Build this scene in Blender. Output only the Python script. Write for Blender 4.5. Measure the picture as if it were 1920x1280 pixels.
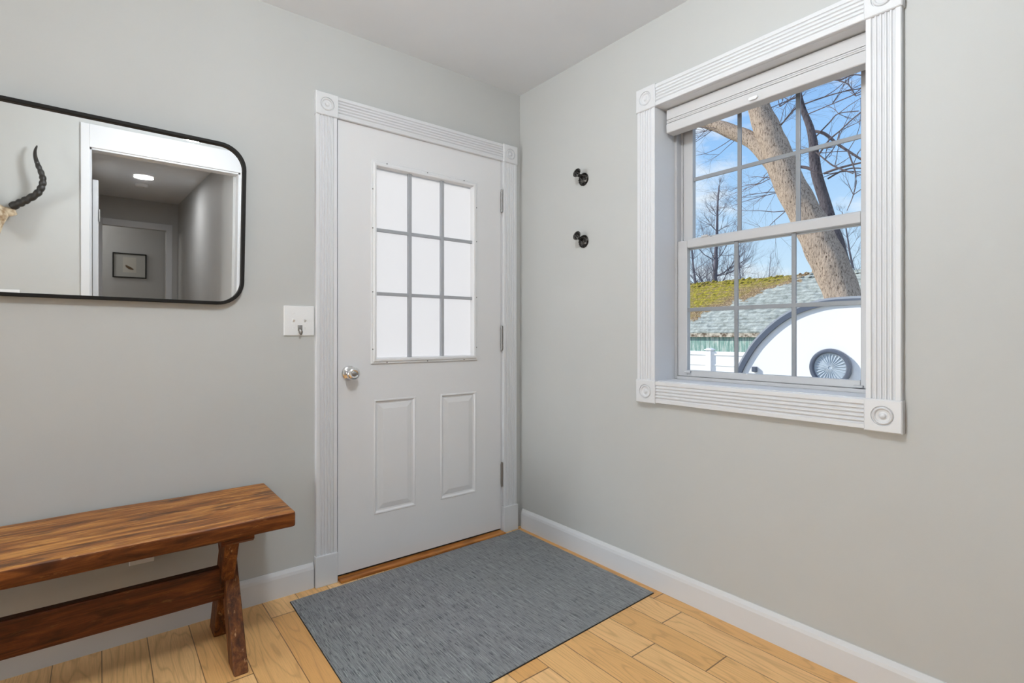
import bpy, bmesh, math, random
from mathutils import Vector, Matrix, noise
import numpy as np

for o in list(bpy.data.objects): bpy.data.objects.remove(o)
C = bpy.context.scene.collection
R = math.radians
random.seed(7)

# ------------------------------------------------------------------ camera
CAM = Vector((-1.8723, -2.296, 1.0878)); TH = 0.669; FPX = 976.58; HOR = 627.03
cam_d = bpy.data.cameras.new('camera'); cam = bpy.data.objects.new('camera', cam_d); C.objects.link(cam)
cam.location = CAM; cam.rotation_euler = (R(90), 0, -TH)
cam_d.sensor_width = 36; cam_d.lens = 36 * FPX / 1920; cam_d.shift_y = (HOR - 640) / 1920
cam_d.clip_start = 0.02; cam_d.clip_end = 500
bpy.context.scene.camera = cam
vs = bpy.context.scene.view_settings
vs.view_transform = 'Standard'; vs.look = 'None'; vs.gamma = 1; vs.exposure = 0.47; vs.use_curve_mapping = False

def at(px, py, x):
    """a point of the photograph (1920 px frame) on the vertical plane at world x"""
    u = (px - 960) / FPX; v = -(py - HOR) / FPX
    d = Vector((math.sin(TH) + u * math.cos(TH), math.cos(TH) - u * math.sin(TH), v))
    return CAM + d * ((x - CAM.x) / d.x)

# ------------------------------------------------------------------ sky
W = bpy.data.worlds.new('sky'); bpy.context.scene.world = W; W.use_nodes = True
nt = W.node_tree; nt.nodes.clear()
def wn(t): return nt.nodes.new(t)
tc = wn('ShaderNodeTexCoord'); sx = wn('ShaderNodeSeparateXYZ'); nt.links.new(tc.outputs['Generated'], sx.inputs[0])
ramp = wn('ShaderNodeValToRGB'); nt.links.new(sx.outputs['Z'], ramp.inputs[0])
e = ramp.color_ramp.elements
e[0].position = 0.0; e[0].color = (0.80, 0.88, 0.96, 1)
e[1].position = 0.55; e[1].color = (0.26, 0.46, 0.92, 1)
q = e.new(0.10); q.color = (0.62, 0.81, .98, 1)
q = e.new(0.30); q.color = (0.34, 0.60, 0.97, 1)
mp = wn('ShaderNodeMapping'); nt.links.new(tc.outputs['Generated'], mp.inputs[0]); mp.inputs['Scale'].default_value = (1.0, 1.0, 2.6); mp.inputs['Location'].default_value = (0.35, 0.1, 0.0)
cn = wn('ShaderNodeTexNoise'); cn.inputs['Scale'].default_value = 3.2; cn.inputs['Detail'].default_value = 7; cn.inputs['Roughness'].default_value = .58
nt.links.new(mp.outputs[0], cn.inputs['Vector'])
cr = wn('ShaderNodeValToRGB'); nt.links.new(cn.outputs['Fac'], cr.inputs[0])
cr.color_ramp.elements[0].position = .50; cr.color_ramp.elements[0].color = (0, 0, 0, 1)
cr.color_ramp.elements[1].position = .66; cr.color_ramp.elements[1].color = (1, 1, 1, 1)
mx = wn('ShaderNodeMix'); mx.data_type = 'RGBA'
nt.links.new(cr.outputs[0], mx.inputs['Factor']); nt.links.new(ramp.outputs[0], mx.inputs[6]); mx.inputs[7].default_value = (1.0, 1.0, 1.0, 1)
bg = wn('ShaderNodeBackground'); bg.inputs['Strength'].default_value = 0.76
nt.links.new(mx.outputs[2], bg.inputs['Color']); wo = wn('ShaderNodeOutputWorld'); nt.links.new(bg.outputs[0], wo.inputs[0])

# ------------------------------------------------------------------ lights
def light(name, kind, loc, energy, color=(1, 1, 1), size=1, sy=None, aim=None, **k):
    d = bpy.data.lights.new(name, kind); d.energy = energy; d.color = color
    if kind == 'AREA':
        d.size = size
        if sy: d.shape = 'RECTANGLE'; d.size_y = sy
        if k.get('disk'): d.shape = 'DISK'
    if kind == 'SUN': d.angle = R(0.6)
    if kind == 'POINT': d.shadow_soft_size = size
    o = bpy.data.objects.new(name, d); C.objects.link(o); o.location = loc
    if aim is not None: o.rotation_euler = (Vector(aim) - Vector(loc)).to_track_quat('-Z', 'Y').to_euler()
    return o
SUN_DIR = Vector((-0.42, 0.74, 0.54)).normalized()
light('sun', 'SUN', SUN_DIR * 20, 4.0, (1, .94, .86), aim=(0, 0, 0))
light('left_fill_light', 'AREA', (-5.42, -.42, .95), 46, (.93, .98, 1), .55, 1.25, aim=(0, -.42, .95))  # added area light at the unseen left end, brightens the window wall
light('ceiling_lamp_bulb', 'POINT', (-1.42, -1.58, 2.27), 37, (.92, .97, 1), .11)
light('hall_lamp_light', 'AREA', (-1.505, -4.76, 2.405), 6.0, (.98, .98, 1), .17, disk=True, aim=(-1.5, -4.76, 0))
light('far_room_light', 'POINT', (-2.6, -7.6, 2.2), 10, (1, .97, .93), .1)

# ------------------------------------------------------------------ materials
MATS = {}
def new_mat(name, col=(.8, .8, .8), rough=.5, metal=0, spec=.5, **k):
    m = bpy.data.materials.new(name); m.use_nodes = True
    b = m.node_tree.nodes['Principled BSDF']
    b.inputs['Base Color'].default_value = (*col, 1); b.inputs['Roughness'].default_value = rough
    b.inputs['Metallic'].default_value = metal; b.inputs['Specular IOR Level'].default_value = spec
    for kk, v in k.items(): b.inputs[kk.replace('_', ' ')].default_value = v
    MATS[name] = m
    return m
class NB:
    """small node helper"""
    def __init__(s, m): s.t = m.node_tree; s.b = s.t.nodes['Principled BSDF']
    def n(s, t, **k):
        x = s.t.nodes.new(t)
        for a, v in k.items(): setattr(x, a, v)
        return x
    def l(s, a, b): s.t.links.new(a, b)
    def pos(s):
        g = s.n('ShaderNodeTexCoord'); return g.outputs['Object']
    def mapping(s, vec, sc=(1, 1, 1), loc=(0, 0, 0), rot=(0, 0, 0)):
        m = s.n('ShaderNodeMapping'); s.l(vec, m.inputs[0]); m.inputs['Scale'].default_value = sc
        m.inputs['Location'].default_value = loc; m.inputs['Rotation'].default_value = rot; return m.outputs[0]
    def noise(s, vec, scale, detail=4, rough=.5, dist=0):
        x = s.n('ShaderNodeTexNoise'); s.l(vec, x.inputs['Vector']); x.inputs['Scale'].default_value = scale
        x.inputs['Detail'].default_value = detail; x.inputs['Roughness'].default_value = rough; x.inputs['Distortion'].default_value = dist
        return x.outputs['Fac']
    def ramp(s, f, stops, interp='LINEAR'):
        x = s.n('ShaderNodeValToRGB'); s.l(f, x.inputs[0]); x.color_ramp.interpolation = interp
        e = x.color_ramp.elements
        while len(e) < len(stops): e.new(.5)
        for i, (p, c) in enumerate(stops):
            e[i].position = p; e[i].color = (c, c, c, 1) if isinstance(c, (int, float)) else (*c, 1)
        return x.outputs[0]
    def mix(s, f, a, b, mode='MIX'):
        x = s.n('ShaderNodeMix', data_type='RGBA', blend_type=mode)
        for i, v in ((0, f), (6, a), (7, b)):
            if isinstance(v, (int, float)): x.inputs[i].default_value = v if i == 0 else (v, v, v, 1)
            elif isinstance(v, tuple): x.inputs[i].default_value = (*v, 1)
            else: s.l(v, x.inputs[i])
        return x.outputs[2]
    def math(s, op, a, b=None, c=None):
        x = s.n('ShaderNodeMath', operation=op)
        for i, v in enumerate((a, b, c)):
            if v is None: continue
            if isinstance(v, (int, float)): x.inputs[i].default_value = v
            else: s.l(v, x.inputs[i])
        return x.outputs[0]
    def sep(s, v):
        x = s.n('ShaderNodeSeparateXYZ'); s.l(v, x.inputs[0]); return x.outputs
    def comb(s, a, b, c=0):
        x = s.n('ShaderNodeCombineXYZ')
        for i, v in enumerate((a, b, c)):
            if isinstance(v, (int, float)): x.inputs[i].default_value = v
            else: s.l(v, x.inputs[i])
        return x.outputs[0]
    def white(s, v):
        x = s.n('ShaderNodeTexWhiteNoise'); x.noise_dimensions = '3D'; s.l(v, x.inputs['Vector']); return x.outputs['Value']
    def col(s, c): s.l(c, s.b.inputs['Base Color'])
    def bump(s, h, st=.2, d=.002):
        x = s.n('ShaderNodeBump'); s.l(h, x.inputs['Height']); x.inputs['Strength'].default_value = st; x.inputs['Distance'].default_value = d
        s.l(x.outputs[0], s.b.inputs['Normal'])

# painted walls: roller texture with faint scuffs
def paint(name, col, bump=.12):
    m = new_mat(name, col, .62, spec=.3); h = NB(m); p = h.pos()
    f = h.noise(p, 2.2, 5, .6)
    h.col(h.mix(h.ramp(f, [(.35, 0), (.65, 1)]), tuple(c * .985 for c in col), tuple(min(1, c * 1.015) for c in col)))
    h.bump(h.noise(p, 190, 3, .6), bump, .0012); return m
M_wall = paint('wall_paint', (.500, .508, .498))
M_hall = paint('hall_paint', (.52, .52, .51))
M_ceil = paint('ceiling_paint', (.74, .77, .81), .08)
M_trim = new_mat('white_trim_paint', (.665, .675, .695), .36, spec=.45)
M_door = new_mat('white_door_paint', (.72, .725, .74), .42, spec=.4)
h = NB(M_door); pp = h.pos(); h.bump(h.noise(h.mapping(pp, (60, 60, 8)), 3, 3), .05, .001)
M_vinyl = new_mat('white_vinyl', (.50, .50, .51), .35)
M_blind = new_mat('blind_fabric', (.58, .58, .59), .7)
M_black = new_mat('black_metal', (.012, .011, .010), .6, spec=.18)
M_gap = new_mat('black_rubber', (.02, .017, .015), .8)
M_mirror = new_mat('mirror_silver', (.93, .94, .94), .012, 1.0)
M_chrome = new_mat('chrome', (.80, .80, .80), .14, 1.0)
M_steel = new_mat('grey_steel', (.32, .31, .30), .4, 1.0)
M_hook = new_mat('dark_pewter', (.085, .08, .075), .35, .9)
h = NB(M_hook); pp = h.pos(); h.col(h.ramp(h.noise(pp, 120, 3), [(.42, (.012, .011, .010)), (.75, (.20, .19, .18))])); h.bump(h.noise(pp, 150, 2), .6, .002)
M_plastic = new_mat('white_plastic', (.78, .79, .80), .3)
M_screwm = new_mat('screw_metal', (.25, .25, .25), .45, .7)
M_emit = bpy.data.materials.new('lamp_diffuser'); M_emit.use_nodes = True
b = M_emit.node_tree.nodes['Principled BSDF']; b.inputs['Emission Color'].default_value = (1, .97, .92, 1); b.inputs['Emission Strength'].default_value = 3.2

# clear glass: thin, mostly transparent with a faint reflection
def glass_mat(name, tint=(.97, .985, .985), refl=.018):
    m = bpy.data.materials.new(name); m.use_nodes = True; t = m.node_tree; t.nodes.clear()
    tr = t.nodes.new('ShaderNodeBsdfTransparent'); tr.inputs[0].default_value = (*tint, 1)
    gl = t.nodes.new('ShaderNodeBsdfGlossy'); gl.inputs['Roughness'].default_value = .02
    mixn = t.nodes.new('ShaderNodeMixShader'); mixn.inputs[0].default_value = refl
    out = t.nodes.new('ShaderNodeOutputMaterial')
    t.links.new(tr.outputs[0], mixn.inputs[1]); t.links.new(gl.outputs[0], mixn.inputs[2]); t.links.new(mixn.outputs[0], out.inputs[0])
    return m
M_glass = glass_mat('window_glass')
# frosted door panes: light scatters through them
M_frost = bpy.data.materials.new('frosted_glass'); M_frost.use_nodes = True; t = M_frost.node_tree; t.nodes.clear()
tl = t.nodes.new('ShaderNodeBsdfTranslucent'); tl.inputs[0].default_value = (.72, .72, .725, 1)
df = t.nodes.new('ShaderNodeBsdfDiffuse'); df.inputs[0].default_value = (.8, .8, .8, 1)
gl = t.nodes.new('ShaderNodeBsdfGlossy'); gl.inputs['Roughness'].default_value = .25
m1 = t.nodes.new('ShaderNodeMixShader'); m1.inputs[0].default_value = .12; m2 = t.nodes.new('ShaderNodeMixShader'); m2.inputs[0].default_value = .04
ou = t.nodes.new('ShaderNodeOutputMaterial')
t.links.new(tl.outputs[0], m1.inputs[1]); t.links.new(df.outputs[0], m1.inputs[2]); t.links.new(m1.outputs[0], m2.inputs[1]); t.links.new(gl.outputs[0], m2.inputs[2]); t.links.new(m2.outputs[0], ou.inputs[0])

# oak floor: planks along y, random lengths and tones
M_floor = new_mat('oak_floor', (.6, .4, .2), .33, spec=.45)
h = NB(M_floor); p = h.pos(); X, Y, Z = h.sep(p)
PW = .1275
u = h.math('DIVIDE', h.math('ADD', X, 10 * PW + .083), PW); row = h.math('FLOOR', u); fu = h.math('FRACT', u)
rr = h.white(h.comb(row, 3.3, 1)); v = h.math('DIVIDE', h.math('ADD', Y, h.math('MULTIPLY', rr, 9.0)), .95); seg = h.math('FLOOR', v); fv = h.math('FRACT', v)
pid = h.white(h.comb(row, seg, 5.5)); pid2 = h.white(h.comb(row, seg, 9.1))
off = h.comb(h.math('MULTIPLY', pid, 37), h.math('MULTIPLY', pid2, 53), 0)
va = h.n('ShaderNodeVectorMath', operation='ADD'); h.l(p, va.inputs[0]); h.l(off, va.inputs[1]); gp = va.outputs[0]
# cathedral grain: warped rings stretched along the plank
warp = h.noise(h.mapping(gp, (4.6, .62, 1)), 1.7, 2, .4)
wv = h.math('SINE', h.math('ADD', h.math('MULTIPLY', warp, 105), h.math('MULTIPLY', h.noise(h.mapping(gp, (40, 3, 1)), 1, 2), 3)))
g1 = h.ramp(wv, [(.0, 0), (.75, .25), (1, 1)])
g2 = h.noise(h.mapping(gp, (300, 9, 1)), 1.0, 4, .6)
base = h.ramp(pid, [(0, (.72, .37, .115)), (.25, (.84, .50, .20)), (.5, (.91, .57, .255)), (.75, (.80, .44, .155)), (1, (.95, .64, .32))])
c = h.mix(h.math('MULTIPLY', g1, .30), base, (.33, .15, .05))
c = h.mix(h.math('MULTIPLY', h.ramp(g2, [(.40, 0), (.72, 1)]), .30), c, (.36, .18, .07))
kn = h.ramp(h.noise(h.mapping(gp, (5, 2.2, 1)), 1.3, 2), [(.70, 0), (.80, 1)])
c = h.mix(h.math('MULTIPLY', kn, .45), c, (.22, .09, .03))
eu = h.math('MINIMUM', fu, h.math('SUBTRACT', 1, fu)); ev = h.math('MINIMUM', fv, h.math('SUBTRACT', 1, fv))
seam = h.math('MAXIMUM', h.math('LESS_THAN', eu, .011), h.math('LESS_THAN', ev, .0024))
c = h.mix(h.math('MULTIPLY', seam, .78), c, (.09, .04, .015)); h.col(c)
h.bump(h.math('SUBTRACT', 1, seam), .4, .001)
h.l(h.ramp(g2, [(.3, .28), (.8, .45)]), h.b.inputs['Roughness'])

# old stained pine
def wood(name, light_, mid, dark, axis, rough=.35, wear=.5, wearc=(.62, .36, .13)):
    m = new_mat(name, mid, rough, spec=.5 if 'top' in name else .25); h = NB(m); p = h.pos()
    sc = {'x': (1.6, 14, 14), 'z': (14, 14, 1.6)}[axis]; fs = {'x': (9, 260, 260), 'z': (260, 260, 9)}[axis]
    g = h.noise(h.mapping(p, sc), 2.2, 6, .62, .9); f = h.noise(h.mapping(p, fs), 1, 3, .6)
    c = h.ramp(g, [(.34, dark), (.5, mid), (.64, light_)])
    c = h.mix(h.math('MULTIPLY', h.ramp(f, [(.45, 0), (.7, 1)]), .5), c, dark)
    bl = h.ramp(h.noise(h.mapping(p, {'x': (3, 9, 9), 'z': (9, 9, 3)}[axis]), 2.0, 2), [(.63, 0), (.72, 1)])
    c = h.mix(h.math('MULTIPLY', bl, .55), c, tuple(v * .55 for v in dark))
    w = h.ramp(h.noise(h.mapping(p, {'x': (10, 55, 55), 'z': (45, 45, 16)}[axis]), 1.2, 6, .7), [(.60, 0), (.68, 1)])
    c = h.mix(h.math('MULTIPLY', w, wear), c, wearc); h.col(c)
    h.bump(h.math('ADD', g, h.math('MULTIPLY', f, .4)), .35, .003); return m
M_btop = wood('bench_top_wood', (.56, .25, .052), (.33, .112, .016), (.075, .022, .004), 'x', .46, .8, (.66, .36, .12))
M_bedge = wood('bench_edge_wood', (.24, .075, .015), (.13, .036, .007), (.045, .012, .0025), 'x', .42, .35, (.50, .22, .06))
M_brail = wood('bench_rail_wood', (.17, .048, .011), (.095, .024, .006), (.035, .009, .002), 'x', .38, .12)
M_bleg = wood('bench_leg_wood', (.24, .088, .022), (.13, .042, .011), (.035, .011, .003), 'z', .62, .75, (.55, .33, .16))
M_thr = wood('threshold_wood', (.55, .24, .06), (.42, .16, .035), (.22, .07, .015), 'x', .4, .1)

# woven vinyl mat
M_mat = new_mat('woven_mat', (.15, .16, .17), .45, spec=.5)
h = NB(M_mat); p = h.pos()
s1 = h.noise(h.mapping(p, (300, 9, 1)), 1, 2, .6); s2 = h.noise(h.mapping(p, (420, 26, 1), (3, 5, 0)), 1, 1)
c = h.ramp(s1, [(.28, (.065, .071, .08)), (.40, (.185, .194, .203)), (.56, (.25, .262, .27)), (.75, (.40, .41, .41))])
c = h.mix(h.ramp(s2, [(.58, 0), (.66, .85)]), c, (.035, .04, .052)); h.col(c)
xx, yy, zz = h.sep(p); wv = h.math('SINE', h.math('MULTIPLY', xx, 2 * math.pi / .0042)); h.bump(h.math('ADD', wv, h.math('MULTIPLY', s1, 2)), .35, .0012)

# bark, moss roof, siding
def bark(name, a, b_, scale=9):
    m = new_mat(name, a, .9, spec=.1); h = NB(m); p = h.pos()
    f = h.noise(h.mapping(p, (3.2, 3.2, .9)), scale, 8, .72, .5)
    g = h.noise(h.mapping(p, (1, 1, .4)), 2.4, 3)
    c = h.ramp(f, [(.39, b_), (.47, a), (.62, tuple(min(1, v * 1.35) for v in a))])
    c = h.mix(h.ramp(g, [(.35, 0), (.7, .35)]), c, tuple(v * .6 for v in a)); h.col(c)
    h.bump(f, .9, .05); return m
M_bark = bark('pale_bark', (.52, .41, .32), (.10, .06, .04), 13)
M_bark2 = bark('grey_bark', (.13, .115, .13), (.045, .04, .05))
M_twig = new_mat('twig', (.14, .11, .115), .9)
M_far = new_mat('far_twig', (.15, .14, .17), .9)
M_roof = new_mat('mossy_shingles', (.4, .45, .42), .9, spec=.1)
h = NB(M_roof); p = h.pos(); X, Y, Z = h.sep(p)
fn = h.noise(p, 1.1, 6, .65); fm = h.noise(p, 5, 6, .7)
# shingle courses follow the slope height
cz = h.math('FRACT', h.math('DIVIDE', h.math('ADD', Z, h.math('MULTIPLY', fm, .05)), .105)); line = h.math('LESS_THAN', cz, .10)
sh = h.ramp(fm, [(.3, (.17, .19, .17)), (.5, (.34, .37, .34)), (.7, (.52, .55, .51))])
moss = h.ramp(h.noise(p, 11, 6, .75), [(.34, (.06, .05, .012)), (.47, (.22, .19, .022)), (.60, (.40, .34, .035)), (.72, (.58, .52, .07))])
leaf = h.ramp(h.noise(p, 26, 3, .7), [(.38, (.09, .055, .03)), (.52, (.28, .19, .10)), (.62, (.46, .36, .22))])
# moss is thick near the ridge at the far end, leaves lie between, bare shingles lower and nearer
ym = h.math('ADD', h.math('MULTIPLY', h.math('SUBTRACT', Y, 7.6), .5), h.math('SUBTRACT', Z, 1.62))
mf = h.ramp(h.math('ADD', ym, h.math('MULTIPLY', h.math('SUBTRACT', fn, .5), 2.2)), [(.22, 0), (.75, 1)])
lf = h.ramp(h.math('ADD', ym, h.math('MULTIPLY', h.math('SUBTRACT', h.noise(p, 2.3, 6, .7), .5), 1.6)), [(.0, 0), (.10, 1)])
c = h.mix(lf, sh, leaf); c = h.mix(h.math('MULTIPLY', mf, h.ramp(h.noise(p, 6, 5, .75), [(.40, .25), (.52, 1)])), c, moss)
c = h.mix(h.math('MULTIPLY', line, .6), c, (.07, .06, .05)); h.col(c); h.bump(fm, .8, .05)
M_siding = new_mat('green_siding', (.1, .3, .24), .8)
h = NB(M_siding); p = h.pos(); X, Y, Z = h.sep(p); f = h.noise(h.mapping(p, (1, 7, 1.2)), 2, 4, .7)
c = h.ramp(f, [(.3, (.13, .28, .24)), (.5, (.28, .44, .39)), (.64, (.62, .68, .63))])
c = h.mix(h.math('LESS_THAN', h.math('FRACT', h.math('DIVIDE', Y, .16)), .08), c, (.06, .14, .12)); h.col(c)
M_eave = new_mat('weathered_eave', (.50, .44, .36), .9); h = NB(M_eave); h.col(h.ramp(h.noise(h.pos(), 9, 4), [(.35, (.12, .08, .05)), (.6, (.62, .56, .46))]))
M_fence = new_mat('white_fence', (.90, .90, .90), .4)
M_camper = new_mat('camper_white', (.90, .90, .91), .25)
M_rim = new_mat('camper_navy_trim', (.085, .105, .15), .3)
M_alu = new_mat('camper_grey_trim', (.38, .40, .45), .35, .3)
M_port = new_mat('porthole_glass', (.44, .52, .60), .15)
M_ground = new_mat('ground_gravel', (.32, .30, .26), .95); h = NB(M_ground); h.col(h.ramp(h.noise(h.pos(), 3, 6), [(.3, (.2, .19, .14)), (.7, (.42, .40, .34))]))
M_horn = new_mat('black_horn', (.018, .016, .014), .5)
M_bone = new_mat('bone', (.55, .44, .30), .7); h = NB(M_bone); h.col(h.ramp(h.noise(h.pos(), 28, 4), [(.35, (.30, .19, .10)), (.6, (.72, .62, .46))]))
M_paper = new_mat('drawing_paper', (.62, .60, .54), .8)
M_paper2 = new_mat('mount_paper', (.50, .50, .47), .8)
M_ink = new_mat('brown_ink', (.14, .09, .05), .8)

# ------------------------------------------------------------------ mesh helpers
ORG = {}
def new_bm(): return bmesh.new()
def box(bm, x0, x1, y0, y1, z0, z1, bev=0, seg=2):
    vs_ = [bm.verts.new(v) for v in ((x0, y0, z0), (x1, y0, z0), (x1, y1, z0), (x0, y1, z0), (x0, y0, z1), (x1, y0, z1), (x1, y1, z1), (x0, y1, z1))]
    fs = [bm.faces.new([vs_[i] for i in f]) for f in ((0, 3, 2, 1), (4, 5, 6, 7), (0, 1, 5, 4), (1, 2, 6, 5), (2, 3, 7, 6), (3, 0, 4, 7))]
    if bev:
        es = list({e for f in fs for e in f.edges})
        bmesh.ops.bevel(bm, geom=es, offset=bev, segments=seg, affect='EDGES', profile=.6, clamp_overlap=True)
    return bm
def prism(bm, pts, f3):
    """pts: closed 2D polygon; f3(p, s) -> 3D for the two ends s=0,1"""
    a = [bm.verts.new(f3(p, 0)) for p in pts]; b_ = [bm.verts.new(f3(p, 1)) for p in pts]
    n = len(pts); bm.faces.new(a[::-1]); bm.faces.new(b_)
    for i in range(n): bm.faces.new((a[i], a[(i + 1) % n], b_[(i + 1) % n], b_[i]))
    return bm
def tube(bm, pts, rads, seg=12, cap=True, lump=0, wob=0):
    pts = [Vector(p) for p in pts]; rings = []
    up = Vector((0.013, .02, 1))
    for i, p in enumerate(pts):
        t = (pts[min(i + 1, len(pts) - 1)] - pts[max(i - 1, 0)]).normalized()
        n = t.cross(up)
        if n.length < 1e-3: n = t.cross(Vector((1, 0, 0)))
        n.normalize(); b_ = t.cross(n).normalized(); up = n.cross(t) if abs(t.z) < .9 else up
        ring = []
        for k in range(seg):
            a = 2 * math.pi * k / seg; d = n * math.cos(a) + b_ * math.sin(a); r = rads[i]
            if lump: r *= 1 + lump * noise.noise(Vector(p) * wob + d * 1.3)
            ring.append(bm.verts.new(p + d * r))
        rings.append(ring)
    for i in range(len(rings) - 1):
        for k in range(seg):
            bm.faces.new((rings[i][k], rings[i][(k + 1) % seg], rings[i + 1][(k + 1) % seg], rings[i + 1][k]))
    if cap: bm.faces.new(rings[0][::-1]); bm.faces.new(rings[-1])
    return bm
def lathe(bm, prof, mat4, seg=32):
    """prof: (r, h) list, axis local z; mat4 places it"""
    rings = []
    for r, hh in prof:
        if r < 1e-6: rings.append([bm.verts.new(mat4 @ Vector((0, 0, hh)))])
        else: rings.append([bm.verts.new(mat4 @ Vector((r * math.cos(2 * math.pi * k / seg), r * math.sin(2 * math.pi * k / seg), hh))) for k in range(seg)])
    for a, b_ in zip(rings, rings[1:]):
        for k in range(seg):
            k2 = (k + 1) % seg
            if len(a) == 1 and len(b_) == 1: continue
            if len(a) == 1: bm.faces.new((a[0], b_[k2], b_[k]))
            elif len(b_) == 1: bm.faces.new((a[k], a[k2], b_[0]))
            else: bm.faces.new((a[k], a[k2], b_[k2], b_[k]))
    return bm
def facing(loc, ax):
    """matrix whose local z points along ax"""
    return Matrix.Translation(Vector(loc)) @ Vector(ax).to_track_quat('Z', 'Y').to_matrix().to_4x4()
def obj(name, bm, mat, parent=None, origin=None, smooth=False, label=None, mats=None):
    if origin is None:
        if parent is None: raise ValueError
        xs = [v.co for v in bm.verts]; origin = sum(xs, Vector()) / len(xs)
    origin = Vector(origin)
    bmesh.ops.recalc_face_normals(bm, faces=bm.faces)
    for v in bm.verts: v.co -= origin
    me = bpy.data.meshes.new(name); bm.to_mesh(me); bm.free()
    for m in (mats or [mat]): me.materials.append(m)
    if smooth:
        for p_ in me.polygons: p_.use_smooth = True
        if smooth != 'all':
            me.set_sharp_from_angle(angle=R(38))
    o = bpy.data.objects.new(name, me); C.objects.link(o); ORG[o] = origin
    if parent: o.parent = parent; o.location = origin - ORG[parent]
    else: o.location = origin
    if label: o['label'] = label
    return o
def thing(name, loc, label=None, cat=None, group=None, kind=None):
    o = bpy.data.objects.new(name, None); C.objects.link(o); o.location = loc; ORG[o] = Vector(loc); o.empty_display_size = .05
    return tag(o, label, cat, group, kind)
def tag(o, label=None, cat=None, group=None, kind=None):
    if label: o['label'] = label
    if cat: o['category'] = cat
    if group: o['group'] = group
    if kind: o['kind'] = kind
    return o
def struct(name, bm, mat, origin, label, cat, smooth=False):
    return tag(obj(name, bm, mat, None, origin, smooth), label, cat, None, 'structure')
MX = lambda: new_bm()

# ------------------------------------------------------------------ room shell
CH = 2.444; BY = -2.72; LX = -5.5
WT = .20                                          # window wall thickness
dx0, dx1, dzt = -1.066, -.124, 2.066               # door rough opening
bm = MX(); box(bm, LX - .15, dx0, 0, .14, -.1, CH + .1); box(bm, dx1, WT, 0, .14, -.1, CH + .1); box(bm, dx0, dx1, 0, .14, dzt, CH + .1)
box(bm, dx0, dx1, 0, .14, -.1, -.03)
struct('wall_back', bm, M_wall, (-2, 0, 0), 'grey painted wall around the entry door, with the mirror on it', 'wall')
wy0, wy1, wz0, wz1 = -1.715, -.925, .888, 2.065
bm = MX(); box(bm, 0, WT, wy1, 0, -.1, CH + .1); box(bm, 0, WT, BY - .15, wy0, -.1, CH + .1)
box(bm, 0, WT, wy0, wy1, -.1, wz0); box(bm, 0, WT, wy0, wy1, wz1, CH + .1)
struct('wall_right', bm, M_wall, (0, -1.3, 0), 'light grey wall with the window and two hooks', 'wall')
# unseen left wall; its opening is added to go with the fill light
bm = MX(); box(bm, LX - .15, LX, -.1, 0, -.1, CH + .1); box(bm, LX - .15, LX, BY - .15, -1.15, -.1, CH + .1)
box(bm, LX - .15, LX, -1.15, -.1, -.1, .25); box(bm, LX - .15, LX, -1.15, -.1, 1.7, CH + .1)
struct('wall_left', bm, M_wall, (LX, -1.3, 0), 'grey wall at the left end of the entry', 'wall')
ox0, ox1, oz = -1.935, -.945, 2.236
bm = MX(); box(bm, LX - .15, ox0, BY - .12, BY, -.1, CH + .1); box(bm, ox1, 0, BY - .12, BY, -.1, CH + .1); box(bm, ox0, ox1, BY - .12, BY, oz, CH + .1)
struct('wall_front', bm, M_wall, (-2, BY, 0), 'grey wall seen in the mirror, with the opening to the hallway', 'wall')
bm = MX(); box(bm, LX - .15, WT, BY - .12, .14, CH, CH + .12)
struct('ceiling', bm, M_ceil, (-2, -1.3, CH), 'flat white ceiling of the entry', 'ceiling')
bm = MX(); box(bm, LX - .15, WT, -9, .14, -.12, 0)
struct('floor', bm, M_floor, (0, 0, 0), 'oak plank floor', 'floor')
# hallway (seen in the mirror)
HF = -6.95; hx0, hx1 = -1.955, -.975
bm = MX(); box(bm, hx0 - .1, hx0, HF, BY - .12, 0, CH)
struct('wall_hall_left', bm, M_hall, (hx0, -5, 0), 'left wall of the hallway in the mirror', 'wall')
bm = MX(); box(bm, hx1, hx1 + .1, HF, BY - .12, 0, CH)
struct('wall_hall_right', bm, M_hall, (hx1, -5, 0), 'right wall of the hallway in the mirror', 'wall')
bm = MX(); box(bm, -3.4, .2, -9, BY - .12, CH, CH + .1)
struct('ceiling_hall', bm, M_ceil, (-1.5, -5, CH), 'hallway ceiling in the mirror', 'ceiling')
fx0, fx1, fz = -1.855, -1.12, 2.045
bm = MX(); box(bm, -3.4, fx0, HF - .12, HF, 0, CH); box(bm, fx1, .2, HF - .12, HF, 0, CH); box(bm, fx0, fx1, HF - .12, HF, fz, CH)
struct('wall_hall_far', bm, M_hall, (-1.5, HF, 0), 'far wall of the hallway with a cased doorway, in the mirror', 'wall')
bm = MX(); box(bm, -3.4, .2, -8.12, -8.0, 0, CH); box(bm, -3.4, -3.3, -8, HF - .12, 0, CH); box(bm, .1, .2, -8, HF - .12, 0, CH)
struct('wall_far_room', bm, M_hall, (-1.5, -8, 0), 'wall of the room beyond the hallway, behind the framed drawing', 'wall')
bm = MX()
box(bm, fx0 - .075, fx0, HF, HF + .02, 0, fz + .09, .003); box(bm, fx1, fx1 + .075, HF, HF + .02, 0, fz + .09, .003); box(bm, fx0, fx1, HF, HF + .02, fz, fz + .09, .003)
struct('trim_3', bm, M_trim, (fx0, HF, 0), 'white casing of the doorway at the end of the hallway', 'door casing')
bm = MX()
box(bm, ox0 - .05, ox0 + .0, BY, BY + .02, 0, oz + .165, .003); box(bm, ox1, ox1 + .05, BY, BY + .02, 0, oz + .165, .003); box(bm, ox0, ox1, BY, BY + .02, oz, oz + .165, .003)
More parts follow.
